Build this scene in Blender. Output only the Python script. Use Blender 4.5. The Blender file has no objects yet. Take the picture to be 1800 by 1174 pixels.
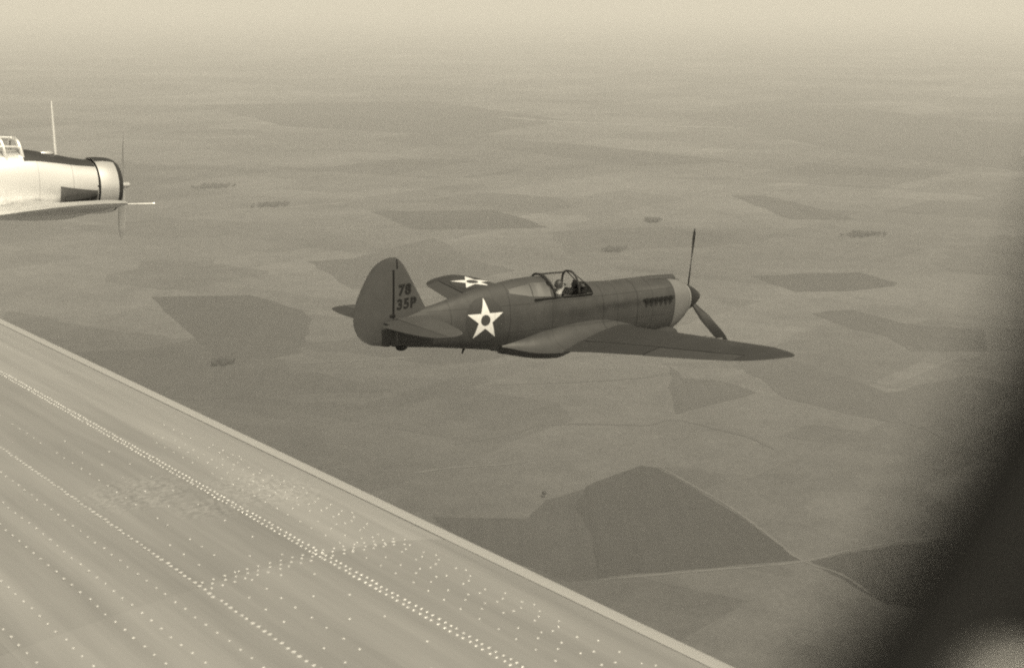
import bpy, bmesh, math, random
import numpy as np
from mathutils import Vector, Matrix
R = math.radians
random.seed(7); rng = np.random.default_rng(7)
sc = bpy.context.scene
col = sc.collection

# ------------------------------------------------------------------ camera
H = 800.0                       # height of the camera above the ground; the camera is the origin
F_PX, W_PX = 2473.0, 1800.0
PITCH = math.atan((587 + 4) / F_PX)
cd = bpy.data.cameras.new('camera'); cam = bpy.data.objects.new('camera', cd); col.objects.link(cam)
cam.rotation_euler = (R(90) - PITCH, 0, 0)
cd.sensor_width = 36.0; cd.lens = 36.0 * F_PX / W_PX
cd.clip_start = 0.01; cd.clip_end = 400000
cd.dof.use_dof = True; cd.dof.focus_distance = 33.0; cd.dof.aperture_fstop = 5.0
sc.camera = cam

# ------------------------------------------------------------------ light (sepia comes from the light)
TINT = (1.0, 0.905, 0.70)
SUN_AZ, SUN_EL = 150.0, 57.0    # azimuth clockwise from the camera's forward direction
w = bpy.data.worlds.new('World'); sc.world = w; w.use_nodes = True
nt = w.node_tree; nt.nodes.clear()
sky = nt.nodes.new('ShaderNodeTexSky'); sky.sky_type = 'NISHITA'; sky.sun_disc = False
sky.sun_elevation = R(SUN_EL); sky.sun_rotation = R(SUN_AZ); sky.altitude = 800
sky.air_density = 1.0; sky.dust_density = 7.0; sky.ozone_density = 1.0
bw = nt.nodes.new('ShaderNodeRGBToBW')
tn = nt.nodes.new('ShaderNodeVectorMath'); tn.operation = 'SCALE'; tn.inputs[0].default_value = TINT
bg = nt.nodes.new('ShaderNodeBackground'); bg.inputs[1].default_value = 0.15
wo = nt.nodes.new('ShaderNodeOutputWorld')
nt.links.new(sky.outputs[0], bw.inputs[0]); nt.links.new(bw.outputs[0], tn.inputs['Scale'])
nt.links.new(tn.outputs[0], bg.inputs[0]); nt.links.new(bg.outputs[0], wo.inputs[0])
sd = bpy.data.lights.new('sun', 'SUN'); sun = bpy.data.objects.new('sun', sd); col.objects.link(sun)
sd.energy = 3.5; sd.angle = R(0.53); sd.color = TINT
sdir = Vector((math.sin(R(SUN_AZ)) * math.cos(R(SUN_EL)), math.cos(R(SUN_AZ)) * math.cos(R(SUN_EL)), math.sin(R(SUN_EL))))
sun.rotation_euler = sdir.to_track_quat('Z', 'Y').to_euler()
sc.view_settings.view_transform = 'Standard'; sc.view_settings.look = 'None'
sc.view_settings.exposure = 0.0; sc.view_settings.gamma = 1.0; sc.view_settings.use_curve_mapping = False
sc.render.engine = 'CYCLES'
sc.cycles.max_bounces = 8; sc.cycles.diffuse_bounces = 3; sc.cycles.glossy_bounces = 3
sc.cycles.transparent_max_bounces = 12; sc.cycles.volume_bounces = 4
sc.cycles.use_denoising = False      # the remaining noise reads as film grain
sc.cycles.filter_width = 2.0

# ------------------------------------------------------------------ helpers
def tag(o, label=None, cat=None, group=None, kind=None):
    if label: o['label'] = label
    if cat: o['category'] = cat
    if group: o['group'] = group
    if kind: o['kind'] = kind
    return o

def empty(name, mat=None):
    o = bpy.data.objects.new(name, None); col.objects.link(o)
    o.empty_display_size = 0.3
    if mat is not None: o.matrix_world = mat
    return o

class MB:
    def __init__(self): self.v = []; self.f = []
    def add(self, vs, fs):
        n = len(self.v); self.v += [tuple(map(float, p)) for p in vs]
        self.f += [tuple(i + n for i in f) for f in fs]; return self
    def loft(self, rings, cap0=True, cap1=True, closed=True):
        n = len(rings[0]); vs = [p for r in rings for p in r]; fs = []
        for i in range(len(rings) - 1):
            for j in range(n if closed else n - 1):
                k = (j + 1) % n
                fs.append((i * n + j, i * n + k, (i + 1) * n + k, (i + 1) * n + j))
        if cap0: fs.append(tuple(range(n))[::-1])
        if cap1: fs.append(tuple((len(rings) - 1) * n + j for j in range(n)))
        return self.add(vs, fs)
    def tube(self, pts, rad, n=8, cap=True):
        pts = [Vector(p) for p in pts]
        rad = rad if hasattr(rad, '__len__') else [rad] * len(pts)
        rings = []; up = None
        for i, p in enumerate(pts):
            d = (pts[min(i + 1, len(pts) - 1)] - pts[max(i - 1, 0)]).normalized()
            if up is None: up = Vector((0, 0, 1)) if abs(d.z) < .9 else Vector((0, 1, 0))
            a = d.cross(up).normalized(); b = a.cross(d).normalized(); up = b
            rings.append([p + a * math.cos(t) * rad[i] + b * math.sin(t) * rad[i] for t in [2 * math.pi * k / n for k in range(n)]])
        return self.loft(rings, cap, cap)
    def box(self, c, s, rot=None):
        vs = [Vector(((i & 1) - .5, ((i >> 1) & 1) - .5, ((i >> 2) & 1) - .5)) for i in range(8)]
        vs = [Vector((a.x * s[0], a.y * s[1], a.z * s[2])) for a in vs]
        if rot is not None: vs = [rot @ a for a in vs]
        return self.add([a + Vector(c) for a in vs], [(0, 2, 3, 1), (4, 5, 7, 6), (0, 1, 5, 4), (2, 6, 7, 3), (0, 4, 6, 2), (1, 3, 7, 5)])
    def ell(self, c, r, nu=16, nv=10):
        rings = []
        for i in range(1, nv):
            a = math.pi * i / nv
            rings.append([(c[0] + r[0] * math.sin(a) * math.cos(t), c[1] + r[1] * math.sin(a) * math.sin(t), c[2] + r[2] * math.cos(a)) for t in [2 * math.pi * k / nu for k in range(nu)]])
        return self.loft(rings)
    def build(self, name, mat, parent=None, smooth=35, label=None):
        me = bpy.data.meshes.new(name); me.from_pydata(self.v, [], self.f)
        bm = bmesh.new(); bm.from_mesh(me); bmesh.ops.recalc_face_normals(bm, faces=bm.faces); bm.to_mesh(me); bm.free()
        if smooth:
            me.polygons.foreach_set('use_smooth', [True] * len(me.polygons)); me.set_sharp_from_angle(angle=R(smooth))
        me.materials.append(mat)
        o = bpy.data.objects.new(name, me); col.objects.link(o)
        if parent: o.parent = parent
        if label: o['label'] = label
        return o

def pchip(xs, ys, x):
    xs = np.asarray(xs, float); ys = np.asarray(ys, float)
    if xs[0] > xs[-1]: xs, ys = xs[::-1], ys[::-1]
    h = np.diff(xs); d = np.diff(ys) / h; m = np.zeros(len(xs))
    for i in range(1, len(xs) - 1):
        if d[i - 1] * d[i] > 0:
            w1, w2 = 2 * h[i] + h[i - 1], h[i] + 2 * h[i - 1]; m[i] = (w1 + w2) / (w1 / d[i - 1] + w2 / d[i])
    m[0], m[-1] = d[0], d[-1]
    i = int(min(max(np.searchsorted(xs, x) - 1, 0), len(h) - 1)); t = min(max((x - xs[i]) / h[i], 0), 1)
    return ((2*t**3 - 3*t**2 + 1) * ys[i] + (t**3 - 2*t**2 + t) * h[i] * m[i] + (-2*t**3 + 3*t**2) * ys[i + 1] + (t**3 - t**2) * h[i] * m[i + 1])

def naca(x, t):
    x = min(max(x, 0), 1)
    return 5 * t * (.2969 * math.sqrt(x) - .126 * x - .3516 * x * x + .2843 * x**3 - .1036 * x**4)
def camb(x, m=.02, p=.4):
    return m / p**2 * (2*p*x - x*x) if x < p else m / (1 - p)**2 * (1 - 2*p + 2*p*x - x*x)

class Wing:
    """stations: (y, x_leading_edge, chord, z, thickness, incidence in degrees); x forward, y left, z up"""
    def __init__(self, st, m=.02): self.st = st; self.m = m
    def at(self, y):
        a = abs(y); ys = [s[0] for s in self.st]
        return [pchip(ys, [s[k] for s in self.st], a) for k in range(1, 6)]
    def pt(self, y, c, side):
        xl, ch, z, t, inc = self.at(y)
        zz = camb(c, self.m) + side * max(naca(c, t), .0012 / max(ch, .05))
        dz = (.25 - c) * math.tan(R(inc))
        return (xl - c * ch, y, z + (zz + dz) * ch)
    def top_z(self, x, y):
        xl, ch, z, t, inc = self.at(y); return self.pt(y, (xl - x) / ch, 1)[2]
    def piece(self, mb, ys, c0, c1, n=12, drop=0.0):
        rings = []
        for y in ys:
            cs = [c0 + (c1 - c0) * (k / n) ** (1.8 if c0 < .01 else 1) for k in range(n + 1)]
            ring = [self.pt(y, c, 1) for c in cs[::-1]] + [self.pt(y, c, -1) for c in (cs[1:] if c0 < .01 else cs)]
            if drop:
                ring = [(p[0], p[1], p[2] - drop * max(0, (self.at(y)[0] - p[0]) / self.at(y)[1] - c0)) for p in ring]
            rings.append(ring)
        return mb.loft(rings)

# ------------------------------------------------------------------ materials
def mat(name, base, rough=.6, metal=0.0, var=.0, scale=3.0, bump=.0, bscale=40.0, spec=.5, lines=None, coat=0, streak=None):
    m = bpy.data.materials.new(name); m.use_nodes = True; t = m.node_tree; b = t.nodes['Principled BSDF']
    base = base if hasattr(base, '__len__') else (base, base, base)
    b.inputs['Roughness'].default_value = rough; b.inputs['Metallic'].default_value = metal
    b.inputs['Specular IOR Level'].default_value = spec; b.inputs['Base Color'].default_value = (*base, 1)
    N = t.nodes.new; L = t.links.new
    tc = N('ShaderNodeTexCoord')
    if var:
        mp = N('ShaderNodeMapping'); L(tc.outputs['Object'], mp.inputs[0])
        if streak: mp.inputs['Scale'].default_value = streak
        n1 = N('ShaderNodeTexNoise'); n1.inputs['Scale'].default_value = scale; n1.inputs['Detail'].default_value = 8; n1.inputs['Roughness'].default_value = .62
        L(mp.outputs[0], n1.inputs['Vector'])
        mr = N('ShaderNodeMapRange'); mr.inputs[1].default_value = .25; mr.inputs[2].default_value = .75
        mr.inputs[3].default_value = 1 - var; mr.inputs[4].default_value = 1 + var
        L(n1.outputs['Fac'], mr.inputs[0])
        val = mr.outputs[0]
        if lines:
            sx = N('ShaderNodeSeparateXYZ'); L(tc.outputs['Object'], sx.inputs[0])
            for ax, pos, wd, k in lines:
                s1 = N('ShaderNodeMath'); s1.operation = 'SUBTRACT'; L(sx.outputs[ax], s1.inputs[0]); s1.inputs[1].default_value = pos
                s2 = N('ShaderNodeMath'); s2.operation = 'ABSOLUTE'; L(s1.outputs[0], s2.inputs[0])
                s3 = N('ShaderNodeMapRange'); s3.inputs[1].default_value = wd * .6; s3.inputs[2].default_value = wd; s3.inputs[3].default_value = k; s3.inputs[4].default_value = 1
                L(s2.outputs[0], s3.inputs[0])
                s4 = N('ShaderNodeMath'); s4.operation = 'MULTIPLY'; L(val, s4.inputs[0]); L(s3.outputs[0], s4.inputs[1]); val = s4.outputs[0]
        sca = N('ShaderNodeVectorMath'); sca.operation = 'SCALE'; sca.inputs[0].default_value = base; L(val, sca.inputs['Scale'])
        L(sca.outputs[0], b.inputs['Base Color'])
        r2 = N('ShaderNodeMapRange'); r2.inputs[1].default_value = .3; r2.inputs[2].default_value = .7; r2.inputs[3].default_value = min(1, rough * 1.2); r2.inputs[4].default_value = rough * .8
        L(n1.outputs['Fac'], r2.inputs[0]); L(r2.outputs[0], b.inputs['Roughness'])
    if bump:
        n2 = N('ShaderNodeTexNoise'); n2.inputs['Scale'].default_value = bscale; n2.inputs['Detail'].default_value = 4
        L(tc.outputs['Object'], n2.inputs['Vector'])
        bp = N('ShaderNodeBump'); bp.inputs['Strength'].default_value = bump; bp.inputs['Distance'].default_value = .02
        L(n2.outputs['Fac'], bp.inputs['Height']); L(bp.outputs[0], b.inputs['Normal'])
    return m

def glass(name, clear=.8, tint=.9):
    m = bpy.data.materials.new(name); m.use_nodes = True; t = m.node_tree; t.nodes.clear()
    o = t.nodes.new('ShaderNodeOutputMaterial'); mx = t.nodes.new('ShaderNodeMixShader'); tr = t.nodes.new('ShaderNodeBsdfTransparent'); gl = t.nodes.new('ShaderNodeBsdfGlossy')
    tr.inputs[0].default_value = (tint, tint, tint, 1); gl.inputs['Roughness'].default_value = .06; gl.inputs[0].default_value = (.9, .9, .9, 1)
    mx.inputs[0].default_value = 1 - clear
    t.links.new(tr.outputs[0], mx.inputs[1]); t.links.new(gl.outputs[0], mx.inputs[2]); t.links.new(mx.outputs[0], o.inputs[0])
    return m

P40L = [(0, -1.62, .016, .72), (0, -2.12, .018, .55), (0, -2.75, .016, .72), (0, -3.2, .018, .6), (0, -4.7, .016, .72), (0, -5.85, .018, .66), (0, -6.25, .014, .8), (0, -7.3, .018, .68), (2, .30, .014, .72), (2, -.28, .014, .75)]
M = dict(
    od=mat('olive_paint', .053, .50, var=.24, scale=3.2, lines=P40L, bump=.15, bscale=6, spec=.5),
    od_wing=mat('olive_wing_paint', .036, .62, var=.16, scale=2.2, bump=.1, bscale=5, spec=.35,
                lines=[(1, s * y, .012, .7) for s in (-1, 1) for y in (1.75, 2.9, 4.1)]),
    od_fabric=mat('olive_fabric', .052, .75, var=.10, scale=4.0, spec=.25, bump=.25, bscale=9),
    od_tail=mat('olive_tail_paint', .064, .55, var=.16, scale=3.5, bump=.12, bscale=7, spec=.45),
    under=mat('underside_grey', .10, .6, var=.1),
    band=mat('pale_nose_paint', .155, .55, var=.10, scale=7),
    lip=mat('bare_lip', .3, .5, var=.1, scale=6),
    black=mat('black_paint', .010, .5, var=.2),
    soot=mat('sooty_metal', .012, .6, var=.3, scale=9),
    blade=mat('blade_black', .02, .45, var=.2, scale=5),
    white=mat('insignia_white', .70, .6, var=.12, scale=14, lines=[(0, -6.25, .014, .8)]),
    navy=mat('insignia_blue', .040, .6, var=.1, scale=6),
    red=mat('insignia_red', .05, .6, var=.1, scale=6),
    frame=mat('canopy_frame', .03, .55, var=.15),
    cockpit=mat('cockpit_dark', .05, .8, var=.2, scale=9),
    steel=mat('gun_steel', .5, .3, 1.0, var=.1),
    rubber=mat('rubber', .02, .8, var=.2),
    silver=mat('aluminium_paint', .86, .34, .72, var=.09, scale=2.2, spec=.5, lines=[(0, -1.62, .012, .7), (0, -2.45, .012, .75), (0, -4.4, .012, .75), (0, -6.0, .012, .75)], bump=.06, bscale=3),
    silver_dull=mat('aluminium_dull', .45, .45, .35, var=.2, scale=4),
    dark_panel=mat('antiglare_paint', .035, .55, var=.2, scale=4),
    exhaust_panel=mat('stained_panel', .10, .5, .3, var=.45, scale=5),
    glass=glass('canopy_glass', .95, .96), glass2=glass('quarter_glass', .45, .6),
    skin_gl=None,
)

def sooted(m, spots):
    """exhaust and oil stains: (x, z, half length, half height, strength), broken up by noise"""
    t = m.node_tree; N = t.nodes.new; L = t.links.new; b = t.nodes['Principled BSDF']
    tc = N('ShaderNodeTexCoord'); src = b.inputs['Base Color'].links[0].from_socket
    n = N('ShaderNodeTexNoise'); n.inputs['Scale'].default_value = 5; n.inputs['Detail'].default_value = 5; L(tc.outputs['Object'], n.inputs['Vector'])
    for x, z, hl, hh, k in spots:
        mp = N('ShaderNodeMapping'); mp.inputs['Location'].default_value = (-x / hl, 0, -z / hh); mp.inputs['Scale'].default_value = (1 / hl, 0, 1 / hh)
        L(tc.outputs['Object'], mp.inputs[0])
        d = N('ShaderNodeVectorMath'); d.operation = 'LENGTH'; L(mp.outputs[0], d.inputs[0])
        a = N('ShaderNodeMath'); a.operation = 'ADD'; L(d.outputs['Value'], a.inputs[0]); L(n.outputs['Fac'], a.inputs[1])
        r = N('ShaderNodeMapRange'); r.inputs[1].default_value = .7; r.inputs[2].default_value = 1.5; r.inputs[3].default_value = k; r.inputs[4].default_value = 1; L(a.outputs[0], r.inputs[0])
        v = N('ShaderNodeVectorMath'); v.operation = 'SCALE'; L(src, v.inputs[0]); L(r.outputs[0], v.inputs['Scale']); src = v.outputs[0]
    L(src, b.inputs['Base Color'])
sooted(M['od'], [(-2.6, .06, 1.1, .13, .5), (-3.9, .0, 1.0, .16, .75), (-2.2, -.62, 1.2, .16, .7), (-6.0, -.4, 1.3, .14, .75), (-5.2, .2, .5, .25, 1.25), (-7.4, .1, .5, .2, 1.22), (-1.5, .33, .7, .07, 1.4)])
sooted(M['silver'], [(-2.7, -.38, 1.2, .16, .55), (-3.6, -.45, 1.0, .2, .75)])

# ------------------------------------------------------------------ ground
def ground_mat(name, base, mix=1.0, rows=0.0):
    m = bpy.data.materials.new(name); m.use_nodes = True; t = m.node_tree; b = t.nodes['Principled BSDF']
    b.inputs['Roughness'].default_value = 1.0; b.inputs['Specular IOR Level'].default_value = 0.0
    N = t.nodes.new; L = t.links.new
    ge = N('ShaderNodeNewGeometry')
    def noise(sx, sy, detail=8, rough=.6, rot=0.0):
        mp = N('ShaderNodeMapping'); mp.inputs['Scale'].default_value = (1 / sx, 1 / sy, 1); mp.inputs['Rotation'].default_value = (0, 0, rot)
        L(ge.outputs['Position'], mp.inputs[0])
        n = N('ShaderNodeTexNoise'); n.inputs['Scale'].default_value = 1; n.inputs['Detail'].default_value = detail; n.inputs['Roughness'].default_value = rough
        L(mp.outputs[0], n.inputs['Vector']); return n.outputs['Fac']
    def mr(v, a, b_, c, d):
        r = N('ShaderNodeMapRange'); r.inputs[1].default_value = a; r.inputs[2].default_value = b_; r.inputs[3].default_value = c; r.inputs[4].default_value = d
        L(v, r.inputs[0]); return r.outputs[0]
    def mul(a, c):
        q = N('ShaderNodeMath'); q.operation = 'MULTIPLY'; L(a, q.inputs[0]); L(c, q.inputs[1]); return q.outputs[0]
    v = mr(noise(420, 420), .3, .7, 1 - .13 * mix, 1 + .13 * mix)
    v = mul(v, mr(noise(70, 70, 6), .3, .7, 1 - .12 * mix, 1 + .12 * mix))
    v = mul(v, mr(noise(11, 16, 4), .3, .7, 1 - .10 * mix, 1 + .10 * mix))
    v = mul(v, mr(noise(2600, 1600, 5), .3, .7, 1 - .22 * mix, 1 + .22 * mix))
    if mix > .6:      # broad patchwork of fields, two sizes, skewed to the survey grid
        for size, amp, rot in ((900, .2, .62), (430, .16, .62)):
            mp = N('ShaderNodeMapping'); mp.inputs['Scale'].default_value = (1 / size, 1 / (size * .8), 1); mp.inputs['Rotation'].default_value = (0, 0, rot)
            L(ge.outputs['Position'], mp.inputs[0])
            vo = N('ShaderNodeTexVoronoi'); vo.distance = 'CHEBYCHEV'; vo.inputs['Scale'].default_value = 1; vo.inputs['Randomness'].default_value = .55
            L(mp.outputs[0], vo.inputs['Vector'])
            sp = N('ShaderNodeSeparateColor'); L(vo.outputs['Color'], sp.inputs[0])
            v = mul(v, mr(sp.outputs[0], 0, 1, 1 - amp, 1 + amp))
    if rows:
        v = mul(v, mr(noise(14, 500, 3, .5, .62), .3, .7, 1 - rows, 1 + rows))
    s = N('ShaderNodeVectorMath'); s.operation = 'SCALE'; s.inputs[0].default_value = (base,) * 3; L(v, s.inputs['Scale'])
    L(s.outputs[0], b.inputs['Base Color']); return m

G0 = -H
gm = ground_mat('plain_soil', .108)
gb = MB(); EX = 130000
radii = [0, 600, 1200, 1800, 2400, 3000, 3800, 4800, 6000, 8000, 11000, 16000, 26000, 50000, EX]
NG = 72
gv = [(0, 0, G0)] + [(r * math.sin(2 * math.pi * k / NG), r * math.cos(2 * math.pi * k / NG), G0) for r in radii[1:] for k in range(NG)]
gf_ = [(0, 1 + k, 1 + (k + 1) % NG) for k in range(NG)]
for i in range(len(radii) - 2):
    a, b = 1 + i * NG, 1 + (i + 1) * NG
    gf_ += [(a + k, b + k, b + (k + 1) % NG, a + (k + 1) % NG) for k in range(NG)]
gb.add(gv, gf_)
ground = tag(gb.build('ground', gm, smooth=0), 'hazy dry plain of faint fields stretching to the horizon', 'ground', kind='structure')

fields = {
 'a': [(225, 2353), (254, 2341), (305, 2235), (351, 2130), (388, 2024), (420, 1926), (245, 1888), (121, 1859), (122, 2024), (101, 2148), (124, 2243)],
 'b': [(-126, 2102), (22, 2092), (56, 2180), (140, 2243), (117, 2148), (138, 2024), (137, 1859), (80, 1847), (-86, 2001)],
 'c': [(436, 1921), (488, 1949), (573, 1983), (749, 2024), (607, 1738), (509, 1771), (477, 1831)],
 'd': [(-548, 5386), (-307, 5386), (-66, 5416), (42, 5199), (132, 4986), (-101, 4947), (-343, 4935)],
 'e': [(-993, 3785), (-863, 3800), (-723, 3808), (-554, 3618), (-513, 3517), (-488, 3160), (-634, 3031), (-761, 3294)],
 'f': [(-950, 3118), (-705, 3128), (-517, 3097), (-487, 2982), (-424, 2982), (-250, 2840), (-425, 2814), (-638, 2759), (-830, 2822)],
 'g': [(702, 4077), (848, 4121), (1039, 4139), (1113, 3983), (1087, 3934), (940, 3862), (795, 3854)],
 'h': [(777, 3570), (837, 3611), (899, 3618), (989, 3452), (1169, 3390), (1106, 3177), (926, 3171), (911, 3318), (835, 3408)],
 'i': [(910, 5819), (1040, 5819), (1185, 5492), (1276, 5171), (1033, 5171)],
 'j': [(347, 3056), (369, 2940), (441, 2921), (510, 2822), (429, 2754), (326, 2666), (332, 2822)],
 'k': [(-638, 4316), (-502, 4365), (-273, 4765), (-107, 4336), (9, 4166), (-226, 3918), (-450, 3894)],
 'l': [(120, 4885), (573, 5011), (641, 4606), (371, 4519), (183, 4456)],
 'm': [(482, 3215), (664, 3056), (782, 2822), (991, 2958), (1082, 2866), (840, 2546), (672, 2658), (561, 2780)],
 'n': [(-2394, 10874), (-633, 11300), (381, 9491), (-270, 8380), (-1456, 9063)],
 'o': [(-405, 8380), (321, 7978), (1138, 7045), (611, 6874), (-62, 7671)],
 'p': [(1129, 10061), (2544, 10589), (3305, 9145), (2435, 6688), (1801, 7442)],
}
FL = {
 'a': (.084, 'large dark diamond-shaped field beside the pale wing edge'),
 'b': (.104, 'medium dark field between the big diamond field and the wing'),
 'c': (.095, 'dark field wedge cut off by the blurred window frame'),
 'd': (.095, 'long dark field high above the fighter fin'),
 'e': (.098, 'dark field just behind the tail of the fighter'),
 'f': (.112, 'dark ragged field below the fighter tail along the wing edge'),
 'g': (.10, 'narrow dark field ahead of the fighter propeller'),
 'h': (.115, 'dark curved field above the wing tip toward the window frame'),
 'i': (.12, 'thin dark field wedge far ahead above the propeller'),
 'j': (.12, 'dark forked patch under the outer fighter wing'),
 'k': (.125, 'dull field directly behind the fighter fin top'),
 'l': (.13, 'dull field above the fighter canopy'),
 'm': (.13, 'broad dull scrub patch between the wing tip and window frame'),
 'n': (.10, 'broad faint dark patch at the far edge of the plain'),
 'o': (.12, 'faint dark streak of land across the far plain'),
 'p': (.13, 'broad dim patch of land far off above the propeller'),
}
def roughen(poly, step, amp):
    out = []
    for i, p in enumerate(poly):
        q = poly[(i + 1) % len(poly)]; d = math.hypot(q[0] - p[0], q[1] - p[1]); n = max(1, int(d / step))
        nx, ny = -(q[1] - p[1]) / d, (q[0] - p[0]) / d
        for k in range(n):
            j = 0 if k == 0 else random.gauss(0, amp)
            out.append((p[0] + (q[0] - p[0]) * k / n + nx * j, p[1] + (q[1] - p[1]) * k / n + ny * j))
    return out
for i, (k, poly) in enumerate(fields.items()):
    alb, lab = FL[k]
    dist = math.hypot(*poly[0]); soft = k in 'fjklmnop'
    pts = roughen(poly, 24 * dist / 2000, (3.2 if soft else 2.2) * dist / 2500)
    lift = .10 + .02 * (i if k != 'b' else -1.5) + dist * 1.2e-5
    b = MB().add([(x, y, G0 + lift) for x, y in pts], [tuple(range(len(pts)))])
    tag(b.build('field', ground_mat('field_soil', alb * .64, .6, .06), smooth=0), lab, 'field', kind='structure')

lines = {
 'road': [((112, 1851), (244, 1879), (423, 1919), (490, 1956), (575, 1992), (756, 2043), 4, 0.205, 'pale straight dirt road along the lower edge of the diamond field'),
          ((-1219, 5342), (-1058, 5416), (-766, 5539), (-579, 5700), 14, 0.27, 'pale far road to the right of the silver aircraft'),
          ((-118, 9815), (376, 9359), (1019, 9063), (1502, 8902), 60, 0.27, 'long pale road streak across the far hazy plain')],
 'path': [((258, 2347), (308, 2243), (355, 2138), (391, 2029), (424, 1923), (470, 1871), (499, 1793), 4, 0.195, 'pale track along the upper edge of the diamond field'),
          ((-205, 2293), (-100, 2341), (0, 2362), (61, 2400), 5, 0.19, 'faint pale track above the wing edge'),
          ((-511, 3056), (-361, 3087), (-183, 3128), 9, 0.19, 'pale strip of ground below the fighter tail')],
 'stream': [((-105, 2470), (0, 2539), (66, 2597), (176, 2601), (252, 2590), (310, 2627), (391, 2568), (455, 2497), (477, 2443), 6, 0.148, 'winding dark stream line above the diamond field'),
            ((740, 2658), (797, 2546), (829, 2443), 5, 0.148, 'short dark stream line beside the blurred window frame'),
            ((-60, 2875), (122, 2903), (270, 2935), (349, 2982), 6, 0.152, 'faint dark stream line below the fighter wing')],
}
li = 0
for nm, ls in lines.items():
    for l in ls:
        *pts, wd, alb, lab = l; li += 1
        dense = []
        n = 14
        xs = [p[0] for p in pts]; ys = [p[1] for p in pts]; tt = list(range(len(pts)))
        for k in range((len(pts) - 1) * n + 1):
            u = k / n; jx = random.gauss(0, wd * (.22 if nm == 'stream' else .08))
            dense.append((pchip(tt, xs, u) + jx, pchip(tt, ys, u) + jx))
        vs, fs = [], []
        for k, p in enumerate(dense):
            a = dense[max(k - 1, 0)]; c = dense[min(k + 1, len(dense) - 1)]
            d = math.hypot(c[0] - a[0], c[1] - a[1]) + 1e-6; nx, ny = -(c[1] - a[1]) / d, (c[0] - a[0]) / d
            ww = wd * (.28 + .3 * abs(math.sin(k * .37 + li)) + .25 * abs(math.sin(k * 1.13 + 2 * li))) * random.uniform(.7, 1.25) * min(1, .25 + k / 9, .25 + (len(dense) - 1 - k) / 9)
            zz = G0 + .50 + .02 * li + math.hypot(*p) * 1.5e-5
            vs += [(p[0] + nx * ww, p[1] + ny * ww, zz), (p[0] - nx * ww, p[1] - ny * ww, zz)]
            if k: fs.append((2 * k - 2, 2 * k - 1, 2 * k + 1, 2 * k))
        tag(MB().add(vs, fs).build(nm, ground_mat('track_soil', alb * .64, .3), smooth=0), lab, nm, kind='structure')

tree_m = mat('far_trees', .028, .9, var=.3, scale=.05)
woods = [((-941, 5507), 137, 'dark grove beside the far pale road'), ((1207, 4800), 122, 'dark grove on the plain well ahead of the propeller'),
         ((522, 5117), 74, 'small dark grove above the engine cowling'), ((323, 4498), 74, 'small dark grove just above the cockpit'),
         ((-648, 3056), 46, 'small dark grove in the ragged field below the tail'),
         ((53, 2191), 8, 'single dark bush clump at the left corner of the diamond field'),
         ((-1293, 6070), 177, 'long dark grove ahead of the silver aircraft')]
for (x, y), wd, lab in woods:
    b = MB(); n = int(20 + wd * .45) if wd > 20 else 4
    for k in range(n):
        px = x + random.gauss(0, .22) * wd; py = y + random.gauss(0, wd * .16) + (px - x) * .25
        r = random.uniform(3, 6.5) if wd > 20 else random.uniform(2, 4)
        rings = []
        for i in range(1, 6):
            a = math.pi * i / 6
            rings.append([(px + r * math.sin(a) * math.cos(t) * random.uniform(.75, 1.25), py + r * math.sin(a) * math.sin(t) * random.uniform(.75, 1.25), G0 + 5 + r * (.8 + math.cos(a)) * random.uniform(.9, 1.1)) for t in [2 * math.pi * q / 9 for q in range(9)]])
        b.loft(rings)
    tag(b.build('grove', tree_m, smooth=0), lab, 'grove', kind='stuff')

# ------------------------------------------------------------------ haze
hz = MB().box((0, 0, (G0 - 1 + 12) / 2), (2 * EX + 4000, 2 * EX + 4000, -(G0 - 1) + 12))
hm = bpy.data.materials.new('haze_air'); hm.use_nodes = True; hm.node_tree.nodes.clear()
ho = hm.node_tree.nodes.new('ShaderNodeOutputMaterial'); hv = hm.node_tree.nodes.new('ShaderNodeVolumePrincipled')
hv.inputs['Color'].default_value = (.99, .99, .99, 1); hv.inputs['Density'].default_value = 0.68e-4; hv.inputs['Anisotropy'].default_value = 0.0
hm.node_tree.links.new(hv.outputs[0], ho.inputs['Volume'])
haze = tag(hz.build('haze', hm, smooth=0), 'pale dusty haze lying over the whole plain', 'haze', kind='stuff')

# ------------------------------------------------------------------ attitude matrices
def attitude(pos, heading, pitch, bank):
    h, p, b = R(heading), R(pitch), R(bank)
    f = Vector((math.sin(h) * math.cos(p), math.cos(h) * math.cos(p), math.sin(p)))
    l = Vector((-math.cos(h), math.sin(h), 0)); u = f.cross(l)
    l2 = l * math.cos(b) + u * math.sin(b); u2 = f.cross(l2)
    m = Matrix((f, l2, u2)).transposed().to_4x4(); m.translation = Vector(pos); return m

TILT = Matrix.Rotation(R(-1.855), 4, 'X')
# ------------------------------------------------------------------ fighter
PM = TILT @ attitude((4.174, 33.155, -5.834), 49.84, -1.81, 1.29)
fighter = tag(empty('fighter_plane', PM), 'dark fighter plane with white stars and 35P on its fin, flying above the fields', 'airplane')

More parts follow.
